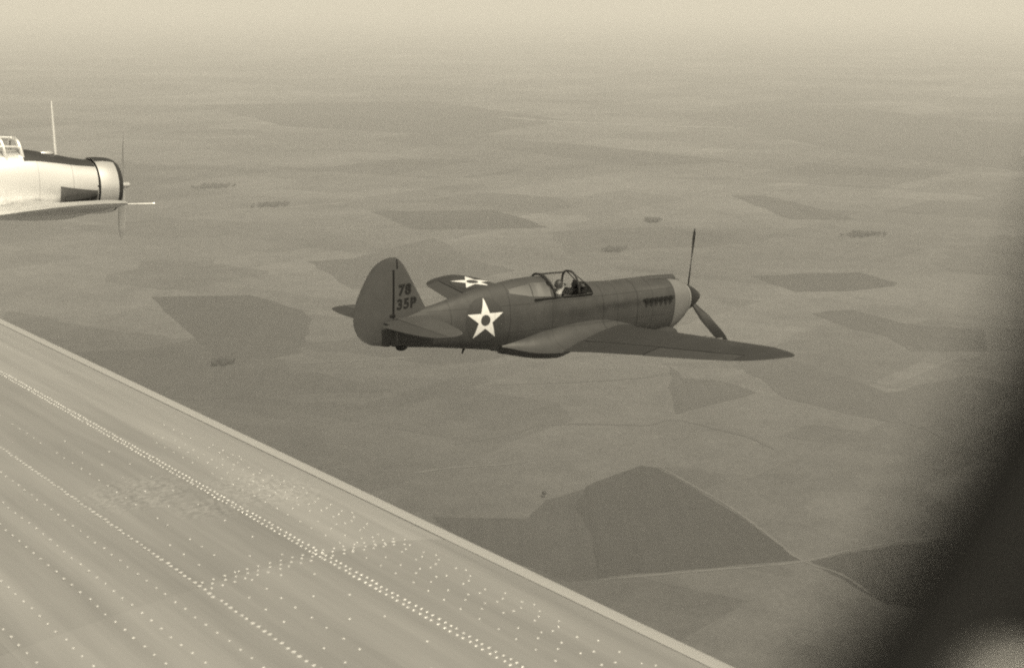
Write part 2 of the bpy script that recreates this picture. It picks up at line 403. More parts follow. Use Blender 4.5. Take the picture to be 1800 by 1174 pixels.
FX = [-.22, -.36, -.72, -1.3, -2.0, -2.8, -3.3, -4.0, -4.9, -5.3, -5.7, -6.3, -7.0, -7.6, -8.2, -8.6]
FT = [.30, .385, .465, .495, .51, .535, .56, .66, .80, .79, .755, .68, .54, .41, .32, .27]
FB = [-.43, -.58, -.80, -.88, -.90, -.90, -.90, -.90, -.86, -.81, -.75, -.66, -.56, -.48, -.41, -.36]
FW = [.35, .40, .445, .47, .48, .48, .48, .475, .465, .45, .42, .365, .285, .21, .13, .07]
FC = [-.05, -.06, -.06, -.06, -.06, -.04, -.02, 0, 0, 0, .01, .02, .03, .03, .02, 0]
def fsec(x): return [pchip(FX, a, x) for a in (FT, FB, FW, FC)]
def fexp(x, up): return (2.25 if x > -3.2 else 1.95 if x < -5 else 2.1) if up else 2.2
def fpt(x, th, off=0.0):
    t, b, wd, c = fsec(x); s, k = math.sin(th), math.cos(th); n = fexp(x, s > 0)
    e = 2 / n
    return (x, (wd + off) * math.copysign(abs(k) ** e, k), c + ((t - c if s > 0 else c - b) + off) * math.copysign(abs(s) ** e, s))
def fside(x, z, off=.004):        # starboard skin at (x, z)
    t, b, wd, c = fsec(x); hh = (t - c) if z > c else (c - b); n = fexp(x, z > c)
    r = min(abs((z - c) / hh), .999)
    return (x, -(wd * (1 - r ** n) ** (1 / n) + off), z)
NS = 48
def fring(x): return [fpt(x, 2 * math.pi * (k + .5) / NS) for k in range(NS)]
xs_f = list(np.linspace(-.87, -3.45, 20)) + list(np.linspace(-3.53, -4.64, 12)) + list(np.linspace(-4.7, -8.6, 32))
body = MB(); rings = [fring(x) for x in xs_f]
body.loft(rings, False, True)
SILL = .37
def in_hole(f):
    c = np.mean([body.v[i] for i in f], axis=0)
    return len(f) == 4 and -4.65 < c[0] < -3.45 and c[2] > SILL
body.f = [f for f in body.f if not in_hole(f)]
fus = body.build('fuselage', M['od'], fighter)
# cockpit bulkheads, floor and seat
cb = MB()
for x in (-3.46, -4.635):
    pts = [fpt(x, math.pi * k / 24, -.01) for k in range(25)]
    cb.add(pts, [tuple(range(25))])
cb.box((-4.1, 0, -.45), (1.55, .8, .02))
cb.build('cockpit_tub', M['cockpit'], fighter, smooth=0)
MB().box((-4.52, 0, .02), (.06, .42, .85), Matrix.Rotation(R(-8), 3, 'Y')).box((-4.4, 0, -.33), (.45, .46, .06)).build('seat', M['cockpit'], fighter, smooth=0)
MB().ell((-3.56, 0, .50), (.09, .22, .09)).build('instrument_hood', M['black'], fighter)
MB().tube([(-3.70, 0, .48), (-3.70, 0, .63)], .03).build('gunsight', M['black'], fighter)

# nose band, chin lip, intake
nb = MB(); nb.loft([fring(x) for x in np.linspace(-.22, -.865, 10)], False, False)
nb.build('nose_band', M['band'], fighter, label='pale painted band round the nose')
MB().loft([[fpt(-.235, 2 * math.pi * (k + .5) / NS, -.03) for k in range(NS)], [fpt(-.26, 2 * math.pi * (k + .5) / NS, -.04) for k in range(NS)]], True, True).build('radiator_intake', M['black'], fighter)
lip = MB(); lip.tube([fpt(-.225, 2 * math.pi * (k + .5) / NS, -.008) for k in range(NS + 1)], .016, 6, False)
lip.build('intake_lip', M['lip'], fighter)
# carburettor scoop on the cowl top
sc_r = []
for x, hw, z0, z1 in ((-.40, .10, .34, .49), (-.56, .125, .36, .535), (-1.2, .135, .4, .555), (-2.0, .10, .42, .545), (-2.9, .03, .45, .54)):
    sc_r.append([(x, hw * math.cos(t), z0 + (z1 - z0) * (.5 + .5 * math.sin(t))) for t in [2 * math.pi * k / 16 for k in range(16)]])
MB().loft(sc_r[1:]).build('carburettor_scoop', M['od'], fighter)
MB().loft(sc_r[:2]).build('scoop_lip', M['band'], fighter)
# exhaust stacks
for s in (-1, 1):
    for k in range(6):
        x = -1.02 - k * .158
        y, z = fside(x, .09, 0)[1], .09
        MB().tube([(x + .03, -s * (y + .03), z), (x - .02, -s * (y - .045), z + .005), (x - .085, -s * (y - .085), z + .01)], [.05, .05, .045], 8).build('exhaust_stack', M['soot'], fighter)
    vs = []
    for x in np.linspace(-.90, -1.96, 12):
        for z in (.055, .125):
            p = fside(x, z, .006); vs.append((p[0], p[1] * -s if s > 0 else p[1], p[2]))
    MB().add(vs, [(2 * i, 2 * i + 1, 2 * i + 3, 2 * i + 2) for i in range(11)]).build('exhaust_fairing', M['soot'], fighter)
# spinner and propeller
sp = []
for k in range(13):
    u = k / 12; x = -.205 + .68 * u; r = .34 * max(0, 1 - u ** 1.45) ** .8 + .002
    sp.append([(x, r * math.cos(t), -.055 + r * math.sin(t)) for t in [2 * math.pi * j / 28 for j in range(28)]])
spin = MB().loft(sp).build('spinner', M['blade'], fighter)
def blade(mb, ang, x0, rad, ch, hub=.12, tw=(62, 24), dz=0.0):
    rings = []
    for k in range(13):
        u = k / 12; r = hub + (rad - hub) * u
        c = ch * (.45 + .55 * min(1, u * 3)) * (math.sqrt(max(.015, 1 - ((u - .72) / .281) ** 2)) if u > .72 else 1)
        th = c * (.30 - .24 * min(1, u * 2.2)); a = R(tw[0] + (tw[1] - tw[0]) * u)
        ring = []
        for j in range(10):
            t = 2 * math.pi * j / 10; e, g = .5 * c * math.cos(t), .5 * th * math.sin(t)
            lx = e * math.sin(a) + g * math.cos(a); ly = e * math.cos(a) - g * math.sin(a)
            ring.append((x0 + lx, ly * math.cos(ang) - r * math.sin(ang), ly * math.sin(ang) + r * math.cos(ang) + dz))
        rings.append(ring)
    return mb.loft(rings)
for k in range(3):
    blade(MB(), R(4 + 120 * k), 0.02, 1.66, .23, .25, dz=-.055).build('propeller_blade', M['blade'], fighter)

# wing
WS = [(0, -1.98, 2.95, -.58, .155, 1.5), (.6, -1.98, 2.90, -.665, .15, 1.5), (1.6, -2.06, 2.62, -.555, .145, 1.2), (3.0, -2.19, 2.24, -.405, .135, .8),
      (4.2, -2.32, 1.90, -.28, .125, .5), (4.8, -2.42, 1.70, -.205, .115, .3), (5.12, -2.51, 1.42, -.182, .105, .2), (5.34, -2.61, 1.0, -.159, .095, .2), (5.45, -2.71, .64, -.147, .09, .2), (5.52, -2.84, .18, -.14, .08, .2)]
W = Wing(WS)
span = [0, .3, .6, 1.1, 1.6, 2.1, 2.6, 3.0, 3.5, 4.0, 4.4, 4.8, 4.98, 5.12, 5.23, 5.34, 5.41, 5.47, 5.52]
for s in (-1, 1):
    W.piece(MB(), [s * y for y in span], 0, .755, 18).build('wing_panel', M['od_wing'], fighter)
    W.piece(MB(), [s * y for y in (.42, 1.0, 1.6, 2.2, 2.9)], .765, .998, 6).build('flap', M['od_wing'], fighter)
    W.piece(MB(), [s * y for y in (2.93, 3.5, 4.2, 4.75, 4.95)], .772, .998, 6, drop=.03).build('aileron', M['od_fabric'], fighter)
    W.piece(MB(), [s * y for y in (4.97, 5.12, 5.23, 5.34, 5.41, 5.47, 5.52)], .757, .998, 6).build('wing_tip', M['od_wing'], fighter)
    # gear fairing under the leading edge
    gf = []
    for x, r, z in ((-1.70, .06, -.55), (-1.76, .14, -.55), (-1.95, .20, -.56), (-2.5, .20, -.63), (-3.1, .15, -.68), (-3.6, .09, -.68), (-4.0, .03, -.66)):
        gf.append([(x, s * 1.28 + r * math.cos(t), z + r * math.sin(t)) for t in [2 * math.pi * k / 16 for k in range(16)]])
    MB().loft(gf).build('gear_fairing', M['od_wing'], fighter)
    for y in (2.35, 2.58, 2.81):
        xl = W.at(y)[0]; z = W.pt(y, 0, 1)[2] + .03
        MB().tube([(xl - .1, s * y, z), (xl + .14, s * y, z + .01), (xl + .30, s * y, z + .015)], [.036, .036, .026], 8).build('gun_barrel', M['steel'], fighter)
    # root fillet
    vs, fs, nx, ntt = [], [], 26, 9
    for i in range(nx + 1):
        u = i / nx; x = -1.98 - 3.95 * u
        wid = .015 + .60 * math.sin(min(1, u * 1.25) * math.pi * .5) ** 2 * (1 - max(0, (u - .66) / .34) ** 1.6)
        za = pchip([0, .35, .7, 1], [-.50, -.13, -.24, -.56], u)
        A = Vector(fside(x, za, -.02)); yb = A.y - wid
        zb = (W.top_z(x, yb) - .012) if x > -4.86 else pchip([-5.9, -5.4, -4.86], [-.60, -.70, W.top_z(-4.86, yb) - .012], x)
        B = Vector((x, yb, zb)); C = Vector((x, A.y - .06 * wid, zb + .05))
        for j in range(ntt + 1):
            t = j / ntt; p = A * (1 - t) ** 2 + C * 2 * t * (1 - t) + B * t * t
            vs.append((p.x, p.y * -s, p.z))
        vs.append((x, (yb + .15) * -s, zb - .14)); vs.append((x, (A.y + .1) * -s, zb - .16))
    m = ntt + 3
    for i in range(nx):
        for j in range(m - 1): fs.append((i * m + j, i * m + j + 1, (i + 1) * m + j + 1, (i + 1) * m + j))
    MB().add(vs, fs).build('wing_fillet', M['od'], fighter)
# belly pan under the wing
bp_ = []
for x, hw, z in ((-2.1, .1, -.82), (-2.6, .4, -.89), (-3.6, .5, -.93), (-4.8, .42, -.91), (-5.5, .28, -.84), (-5.85, .12, -.76)):
    bp_.append([(x, hw * math.cos(t), z + .1 + .1 * math.sin(t)) for t in [2 * math.pi * k / 16 for k in range(16)]])
MB().loft(bp_).build('belly_pan', M['under'], fighter)

# fin and rudder
ZL = [.22, .31, .50, .68, .92, 1.16, 1.30, 1.40, 1.45]
XL = [-7.68, -7.75, -7.87, -7.98, -8.13, -8.28, -8.38, -8.49, -8.62]
ZT = [-.35, -.33, -.24, -.05, .24, .57, .99, 1.33, 1.42, 1.45]
XT = [-8.72, -8.92, -9.21, -9.44, -9.54, -9.49, -9.30, -9.03, -8.84, -8.70]
def tail_half(z, x, xl, xt, tmax):
    c = min(max((xl - x) / max(xl - xt, .02), 0), 1); return max(naca(c, tmax) * (xl - xt), .006)
def vtail(mb, zs, fa, fb, n=10):
    rings = []
    for z in zs:
        a, b = fa(z), fb(z); xl, xt = pchip(ZL, XL, z) if z > .22 else -7.9, pchip(ZT, XT, z)
        pts = [a + (b - a) * k / n for k in range(n + 1)]
        rings.append([(x, tail_half(z, x, xl, xt, .085), z) for x in pts] + [(x, -tail_half(z, x, xl, xt, .085), z) for x in pts[::-1]])
    return mb.loft(rings)
HJ = 1.20
vtail(MB(), list(np.linspace(.18, HJ, 12)) + [HJ + .015], lambda z: pchip(ZL, XL, max(z, .22)), lambda z: -8.605).build('fin', M['od_tail'], fighter)
vtail(MB(), list(np.linspace(HJ + .016, 1.30, 4)) + [1.36, 1.40, 1.43], lambda z: pchip(ZL, XL, z), lambda z: -8.525).build('fin_tip', M['od_tail'], fighter)
vtail(MB(), list(np.linspace(-.35, HJ, 22)), lambda z: -8.655, lambda z: pchip(ZT, XT, z)).build('rudder', M['od_tail'], fighter)
vtail(MB(), list(np.linspace(HJ + .001, 1.36, 6)) + [1.40, 1.43, 1.45], lambda z: -8.56, lambda z: min(pchip(ZT, XT, z), -8.60)).build('rudder_balance', M['od_tail'], fighter)
MB().box((-8.63, 0, .76), (.07, .05, .92)).box((-8.543, 0, 1.31), (.05, .03, .2)).build('hinge_post', M['black'], fighter, smooth=0)
MB().box((-8.65, -.062, .285), (.13, .03, .05)).build('rudder_hinge', M['black'], fighter, smooth=0)
# tail cone between fin and rudder
MB().box((-8.63, 0, -.05), (.06, .115, .56)).build('tail_post', M['od'], fighter, smooth=0)

# tailplane
TS = [(0, -7.68, 1.44, .17, .09, 0), (.5, -7.77, 1.37, .17, .09, 0), (1.1, -7.91, 1.20, .17, .085, 0), (1.45, -8.02, 1.02, .17, .08, 0), (1.68, -8.13, .82, .17, .08, 0), (1.80, -8.27, .54, .17, .07, 0), (1.86, -8.44, .2, .17, .07, 0)]
T = Wing(TS, 0.0001)
ty = [.04, .4, .8, 1.1, 1.35, 1.55, 1.68, 1.76, 1.82, 1.86]
for s in (-1, 1):
    T.piece(MB(), [s * y for y in ty], 0, .60, 10).build('tailplane', M['od_tail'], fighter)
    T.piece(MB(), [s * y for y in ty[1:]], .615, .998, 6).build('elevator', M['od_fabric'], fighter)
    T.piece(MB(), [s * y for y in (.16, .28, .4)], .615, .86, 5).build('elevator_root', M['od_fabric'], fighter)

# canopy: windscreen, hoops, glass
def hoop(x0, zt, hw, zs, lean=0.0, n=14, pw=2.6):
    out = []
    for k in range(n + 1):
        th = math.pi * k / n; s, c = math.sin(th), math.cos(th)
        z = zs + (zt - zs) * s ** (2 / pw); y = hw * math.copysign(abs(c) ** (2 / pw), c)
        out.append((x0 + lean * (1 - (z - zs) / (zt - zs)), y, z))
    return out
h0 = hoop(-3.86, .845, .28, .39, .08)        # windscreen arch
h1 = hoop(-4.05, .83, .34, .37, .02)
h2 = hoop(-4.74, .835, .37, .36, .20)        # rear canopy frame, leaning
h2b = hoop(-4.40, .835, .36, .37, .12)
MB().tube(h0, .024, 6).build('windscreen_arch', M['frame'], fighter)
MB().tube(h2, .028, 6).build('canopy_rear_frame', M['frame'], fighter)
MB().tube([h1[7], h2b[7], h2[7]], .02, 6).build('canopy_top_rail', M['frame'], fighter)
for s in (-1, 1):
    MB().tube([(-3.5, s * .41, .375), (-3.8, s * .425, .372), (-4.5, s * .425, .375), (-5.2, s * .44, .385)], .02, 6).build('canopy_rail', M['black'], fighter)
MB().loft([h1, h2b, h2], False, False, False).build('canopy_hood', M['glass'], fighter)
# windscreen panes
wf = [(-3.30, .14, .545), (-3.30, -.14, .545)]
for s in (1, -1):
    side = [(-3.60, s * .33, .40), (-3.45, s * .16, .54)] + [Vector(h0[i if s > 0 else 14 - i]) for i in range(6, -1, -1)]
    MB().add(side, [tuple(range(len(side)))]).build('windscreen_pane', M['glass'], fighter, smooth=0)
    MB().tube([(-3.45, s * .16, .54), h0[6 if s > 0 else 8]], .012, 6).build('windscreen_post', M['frame'], fighter)
MB().add([(-3.45, .16, .54), (-3.45, -.16, .54), h0[8], h0[7], h0[6]], [(0, 1, 2, 3, 4)]).build('windscreen_pane', M['glass'], fighter, smooth=0)
# rear quarter windows set in the decking
for s in (-1, 1):
    for xa, xb, za, zb, zc, zd in ((-4.72, -5.20, .41, .70, .44, .70), (-5.23, -5.80, .44, .69, .54, .62)):
        g = MB(); vs = []
        for i in range(7):
            u = i / 6; x = xa + (xb - xa) * u
            lo, hi = za + (zc - za) * u, zb + (zd - zb) * u
            for j in range(6):
                p = fside(x, lo + (hi - lo) * j / 5, .006); vs.append((p[0], p[1] * -s, p[2]))
        g.add(vs, [(i * 6 + j, i * 6 + j + 1, (i + 1) * 6 + j + 1, (i + 1) * 6 + j) for i in range(6) for j in range(5)])
        g.build('quarter_window', M['glass2'], fighter)

# markings
def star_pts(r, ri=.382, up=90):
    return [((r if k % 2 == 0 else r * ri) * math.cos(R(up + 36 * k)), (r if k % 2 == 0 else r * ri) * math.sin(R(up + 36 * k))) for k in range(10)]
def decal(poly_rings, mapper, name, m):
    """concentric rings of 2D outline points, innermost last -> projected by mapper"""
    n = len(poly_rings[0]); b = MB()
    vs = [mapper(*p) for r in poly_rings for p in r]; fs = []
    for i in range(len(poly_rings) - 1):
        for j in range(n): fs.append((i * n + j, i * n + (j + 1) % n, (i + 1) * n + (j + 1) % n, (i + 1) * n + j))
    b.add(vs, fs); return b.build(name, m, fighter)
def dens(pts, k=6):
    out = []
    for i, p in enumerate(pts):
        q = pts[(i + 1) % len(pts)]; out += [(p[0] + (q[0] - p[0]) * t / k, p[1] + (q[1] - p[1]) * t / k) for t in range(k)]
    return out
def shrink(pts, n=6): return [[(x * s, y * s) for x, y in pts] for s in [1 - .98 * i / n for i in range(n + 1)]]
circ = lambda r, n=40: [(r * math.cos(2 * math.pi * k / n), r * math.sin(2 * math.pi * k / n)) for k in range(n)]
for s in (-1, 1):
    cx, cz = -6.48, .04
    mp = lambda off: (lambda a, b, s=s, off=off: (lambda p: (p[0], -s * p[1], p[2]))(fside(cx + a, cz + b, off)))
    decal(shrink(circ(.47)), mp(.004), 'insignia_disc', M['navy'])
    decal(shrink(dens(star_pts(.46))), mp(.008), 'insignia_star', M['white'])
    decal(shrink(circ(.115)), mp(.012), 'insignia_centre', M['red'])
mw = lambda off: (lambda a, b: (-3.08 + b, 4.35 + a, W.top_z(-3.08 + b, 4.35 + a) + off))
decal(shrink(circ(.56)), mw(.004), 'wing_insignia_disc', M['navy'])
decal(shrink(dens(star_pts(.55))), mw(.008), 'wing_insignia_star', M['white'])
decal(shrink(circ(.15)), mw(.012), 'wing_insignia_centre', M['red'])
def text_part(txt, size, o, xdir, zdir, parent, m, name):
    cu = bpy.data.curves.new(name, 'FONT'); cu.body = txt; cu.size = size; cu.extrude = .002; cu.offset = .011; cu.space_character = 1.12
    tmp = bpy.data.objects.new(name, cu); col.objects.link(tmp)
    dg = bpy.context.evaluated_depsgraph_get(); me = bpy.data.meshes.new_from_object(tmp.evaluated_get(dg))
    bpy.data.objects.remove(tmp)
    X, Z = Vector(xdir), Vector(zdir); Y = X.cross(Z)
    for v in me.vertices: v.co = Vector(o) + X * v.co.x + Z * v.co.y + Y * v.co.z
    me.materials.clear(); me.materials.append(m)
    ob = bpy.data.objects.new(name, me); col.objects.link(ob); ob.parent = parent; return ob
text_part('78', .29, (-8.52, -.068, .69), (1, 0, .06), (.05, .015, 1), fighter, M['black'], 'tail_number')
text_part('35P', .29, (-8.56, -.073, .40), (1, 0.004, .06), (.05, .015, 1), fighter, M['black'], 'unit_code')

# tail wheel, belly mast, fairing bits
MB().ell((-8.36, 0, -.385), (.15, .06, .085)).build('tail_wheel', M['rubber'], fighter)
MB().tube([(-6.75, 0, -.58), (-6.80, 0, -.70)], [.03, .015], 8).build('drain_mast', M['black'], fighter)

# ------------------------------------------------------------------ pilot
def skinned(name, verts, edges, rad, root):
    me = bpy.data.meshes.new(name); me.from_pydata(verts, edges, [])
    o = bpy.data.objects.new(name, me); col.objects.link(o)
    o.modifiers.new('skin', 'SKIN'); sb = o.modifiers.new('sub', 'SUBSURF'); sb.levels = 2; sb.render_levels = 2
    for i, r in enumerate(rad):
        sv = me.skin_vertices[0].data[i]; r = r if hasattr(r, '__len__') else (r, r); sv.radius = r; sv.use_root = (i == root)
    dg = bpy.context.evaluated_depsgraph_get(); m2 = bpy.data.meshes.new_from_object(o.evaluated_get(dg))
    bpy.data.objects.remove(o); return m2
pv, pe, pr = [], [], []
def J(p, r, link=None):
    pv.append(p); pr.append(r)
    if link is not None: pe.append((link, len(pv) - 1))
    return len(pv) - 1
hip = J((-4.40, 0, -.24), (.15, .12)); wst = J((-4.42, 0, -.05), (.15, .11), hip); chs = J((-4.42, 0, .14), (.18, .12), wst)
shb = J((-4.41, 0, .29), (.15, .10), chs); nk = J((-4.39, 0, .40), .06, shb); hd0 = J((-4.36, 0, .50), (.075, .085), nk)
hd1 = J((-4.35, 0, .59), (.085, .105), hd0); hd2 = J((-4.36, 0, .67), (.07, .09), hd1)
J((-4.235, 0, .545), .016, hd1)
for s in (-1, 1):
    sh = J((-4.40, s * .19, .28), .075, shb); el = J((-4.25, s * .27, .05), .055, sh); wr = J((-4.00, s * .17, .0), .035, el); pm = J((-3.93, s * .15, .01), (.04, .02), wr)
    for k, ln in enumerate((.05, .06, .055, .045)):
        a = J((-3.90, s * (.15 + .022 * (k - 1.5)), .005), .011, pm); J((-3.90 + ln * .7, s * (.14 + .022 * (k - 1.5)), -.02), .009, a)
    th = J((-3.95, s * .105, .02), .011, pm); J((-3.92, s * .09, .01), .009, th)
    kn = J((-4.0, s * .17, -.16), .075, hip); an = J((-3.72, s * .16, -.38), .045, kn); J((-3.60, s * .16, -.40), .04, an)
pme = skinned('person', pv, pe, pr, hip)
skin_m = mat('skin', .55, .5, var=.08, scale=20); jacket = mat('flight_jacket', .06, .7, var=.25, scale=14); helm = mat('leather_helmet', .03, .5, var=.2, scale=20)
pme.materials.clear()
for m_ in (jacket, skin_m): pme.materials.append(m_)
for p in pme.polygons:
    c = p.center; p.use_smooth = True; p.material_index = 1 if (c.z > .43 or (c.x > -3.985 and c.z > -.1)) else 0
person = bpy.data.objects.new('person', pme); col.objects.link(person); person.matrix_world = PM @ Matrix.Translation((.22, -.02, -.06))
tag(person, 'pilot in dark leather helmet and jacket sitting in the fighter cockpit', 'person')
hb = MB(); rr = []
for i in range(9):
    a = math.pi * .62 * i / 8
    rr.append([(-4.375 + .118 * math.sin(a) * math.cos(t) * (1.0 if math.cos(t) < .5 else .72), .098 * math.sin(a) * math.sin(t), .615 + .125 * math.cos(a)) for t in [2 * math.pi * k / 20 for k in range(20)]] if i else [(-4.375 + .004 * math.cos(t), .004 * math.sin(t), .741) for t in [2 * math.pi * k / 20 for k in range(20)]])
hb.loft(rr, True, False); hb.build('flying_helmet', helm, person)
MB().tube([(-4.30 + .045 * math.cos(t), .1 * math.sin(t), .628) for t in np.linspace(-1.5, 1.5, 10)], .022, 6).build('goggles', M['black'], person)
for s in (-1, 1):
    MB().ell((-4.268, s * .034, .588), (.01, .013, .009), 8, 6).build('eye', M['black'], person)
MB().tube([(-4.262, -.024, .505), (-4.255, 0, .504), (-4.262, .024, .505)], .006, 5).build('mouth', helm, person)

# ------------------------------------------------------------------ silver trainer
c_, s_ = math.cos(PITCH), math.sin(PITCH)
TMX = TILT @ attitude((-9.67, 35.35, -3.43), 50.0, -2.2, -3.3)
tr = tag(empty('trainer_plane', TMX), 'bright silver trainer plane with round engine cowling, cut off by the picture edge', 'airplane')
TX = [-1.0, -1.5, -2.0, -2.7, -3.6, -4.8, -5.8, -6.8, -7.8, -8.5]
TT = [.63, .70, .80, .90, .86, .76, .62, .48, .36, .28]
TB = [-.62, -.66, -.70, -.72, -.72, -.66, -.52, -.36, -.18, -.05]
TW = [.60, .60, .58, .56, .54, .48, .40, .30, .17, .06]
def tsec(x): return [pchip(TX, a, x) for a in (TT, TB, TW)]
def tpt(x, th, off=0):
    t, b, wd = tsec(x); c = (t + b) / 2; h = (t - b) / 2; e = 2 / 2.25
    return (x, (wd + off) * math.copysign(abs(math.cos(th)) ** e, math.cos(th)), c + (h + off) * math.copysign(abs(math.sin(th)) ** e, math.sin(th)))
NT = 40
MB().loft([[tpt(x, 2 * math.pi * (k + .5) / NT) for k in range(NT)] for x in np.linspace(-1.0, -8.5, 46)]).build('fuselage', M['silver'], tr)
# cowling
def ringx(x, r, n=40): return [(x, r * math.cos(2 * math.pi * k / n), r * math.sin(2 * math.pi * k / n)) for k in range(n)]
MB().loft([ringx(x, r) for x, r in ((-.96, .665), (-.98, .69), (-.8, .70), (-.62, .685), (-.50, .665))], False, False).build('engine_cowling', M['silver'], tr)
MB().loft([ringx(x, r) for x, r in ((-.50, .667), (-.42, .64), (-.36, .59), (-.335, .53), (-.345, .48), (-.40, .45), (-.55, .44))], False, False).build('cowl_lip', M['dark_panel'], tr, label='dark painted front lip of the cowling')
MB().loft([ringx(-.60, .5), ringx(-.62, .3)], True, True).build('engine_face', M['soot'], tr)
for k in range(9):
    a = 2 * math.pi * k / 9; d = Vector((0, math.cos(a), math.sin(a)))
    MB().tube([Vector((-.58, 0, 0)) + d * .18, Vector((-.58, 0, 0)) + d * .46], .085, 10).build('cylinder', M['silver_dull'], tr)
MB().loft([ringx(x, r, 20) for x, r in ((-.62, .18), (-.42, .17), (-.30, .10), (-.2, .075), (0.0, .07), (.06, .055), (.09, .02))]).build('propeller_hub', M['silver'], tr)
for k in range(2):
    blade(MB(), R(8 + 180 * k), -.12, 1.38, .2, .06, (55, 22)).build('propeller_blade', M['silver_dull'], tr)
# gap ring behind the cowling, dark exhaust panel on the starboard side
MB().loft([ringx(-.95, .60), ringx(-1.03, .60)], False, False).build('cowl_gap', M['soot'], tr)
def tpatch(name, xs_, thf, m, parent=tr, off=.006, nj=8):
    vs = []; nn = len(xs_)
    for x in xs_:
        a, b = thf(x)
        for j in range(nj + 1): vs.append(tpt(x, a + (b - a) * j / nj, off))
    fs = [(i * (nj + 1) + j, i * (nj + 1) + j + 1, (i + 1) * (nj + 1) + j + 1, (i + 1) * (nj + 1) + j) for i in range(nn - 1) for j in range(nj)]
    return MB().add(vs, fs).build(name, m, parent)
tpatch('antiglare_panel', list(np.linspace(-1.01, -2.75, 14)), lambda x: (R(90 - 44 - (x + 1) * -4), R(90 + 44 + (x + 1) * -4)), M['dark_panel'], nj=14)
cow = MB()
vs = []
for x, r in ((-.975, .697), (-.8, .706), (-.62, .691), (-.50, .671)):
    for j in range(11):
        a = R(90 - 30 + 60 * j / 10); vs.append((x, r * math.cos(a), r * math.sin(a)))
cow.add(vs, [(i * 11 + j, i * 11 + j + 1, (i + 1) * 11 + j + 1, (i + 1) * 11 + j) for i in range(3) for j in range(10)]).build('antiglare_panel', M['dark_panel'], tr)
tpatch('exhaust_panel', list(np.linspace(-1.02, -1.95, 8)), lambda x: (R(180 + 8 + (x + 1) * 7), R(180 + 62)), M['exhaust_panel'], off=.010)
MB().tube([(-1.1, -.58, -.22), (-1.4, -.68, -.27), (-1.9, -.70, -.33)], [.07, .085, .075], 10).build('exhaust_pipe', M['soot'], tr)
MB().ell((-2.1, -.12, .80), (.20, .08, .06)).build('air_scoop', M['silver'], tr)
MB().tube([(-1.80, 0, .72), (-1.82, 0, 1.4), (-1.84, 0, 2.05)], [.045, .036, .024], 8).build('antenna_mast', M['silver'], tr)
# greenhouse canopy
def thoop(x, zt, hw, lean): return hoop(x, zt, hw, .62, lean, 12, 2.8)
ths = [thoop(-2.84, 1.18, .36, .12), thoop(-3.24, 1.20, .38, .10), thoop(-4.2, 1.24, .39, 0), thoop(-4.9, 1.24, .39, 0), thoop(-5.6, 1.16, .34, -.2)]
for i, h_ in enumerate(ths):
    MB().tube(h_, .045 if i < 2 else .03, 6).build('canopy_frame', M['silver'], tr)
for i in range(4):
    MB().loft([ths[i], ths[i + 1]], False, False, False).build('canopy_pane', M['glass'], tr)
MB().tube([h_[6] for h_ in ths], .025, 6).build('canopy_spine', M['silver'], tr)
for i in range(4):
    for s in (1, -1): MB().tube([ths[i][2 if s > 0 else 10], ths[i + 1][2 if s > 0 else 10]], .025, 6).build('canopy_side_rail', M['silver'], tr)
MB().box((-4.3, 0, .76), (2.3, .5, .12)).build('cockpit_coaming', M['cockpit'], tr, smooth=0)
for x in (-3.95, -5.1): MB().box((x, 0, .90), (.08, .36, .32)).build('seat_back', M['cockpit'], tr, smooth=0)
# wings: flat centre section, outer panels with dihedral
UC = Wing([(0, -1.72, 2.75, -.58, .16, 1.5), (.7, -1.72, 2.75, -.58, .16, 1.5), (1.45, -1.80, 2.60, -.58, .155, 1.5)])
UO = Wing([(1.45, -1.80, 2.60, -.58, .155, 1.5), (2.6, -2.05, 2.22, -.49, .15, 1.2), (4.0, -2.38, 1.80, -.38, .14, .8), (5.2, -2.62, 1.42, -.285, .13, .4), (5.9, -2.76, 1.15, -.23, .12, .2), (6.2, -2.85, .88, -.205, .11, .1), (6.36, -2.98, .52, -.19, .10, 0), (6.42, -3.12, .14, -.185, .09, 0)])
for s in (-1, 1):
    UC.piece(MB(), [s * y for y in (0, .35, .7, 1.1, 1.45)], 0, .998, 22).build('wing_centre_section', M['silver'], tr)
    UO.piece(MB(), [s * y for y in (1.452, 2.0, 2.6, 3.3, 4.0, 4.6, 5.2, 5.6, 5.9, 6.05, 6.2, 6.3, 6.36, 6.42)], 0, .76, 18).build('wing_panel', M['silver'], tr)
    UO.piece(MB(), [s * y for y in (1.46, 2.2, 3.2)], .768, .998, 6).build('flap', M['silver'], tr)
    UO.piece(MB(), [s * y for y in (3.23, 4.0, 4.8, 5.5, 5.75)], .768, .998, 6).build('aileron', M['silver'], tr)
    UO.piece(MB(), [s * y for y in (5.77, 5.95, 6.1, 6.2, 6.3, 6.36, 6.42)], .762, .998, 6).build('wing_tip', M['silver'], tr)
    Wing([(0, -7.35, 1.35, .30, .09, 0), (1.0, -7.55, 1.1, .30, .09, 0), (1.7, -7.75, .8, .30, .08, 0), (1.95, -8.0, .4, .30, .08, 0), (2.0, -8.15, .1, .30, .08, 0)], .0001).piece(MB(), [s * y for y in (.02, .5, 1.0, 1.4, 1.7, 1.85, 1.95, 2.0)], 0, .998, 14).build('tailplane', M['silver'], tr)
MB().tube([(-2.9, -5.75, -.24), (-2.12, -5.75, -.25), (-2.06, -5.75, -.25)], [.018, .018, .03], 6).build('pitot_tube', M['silver'], tr)
rings = []
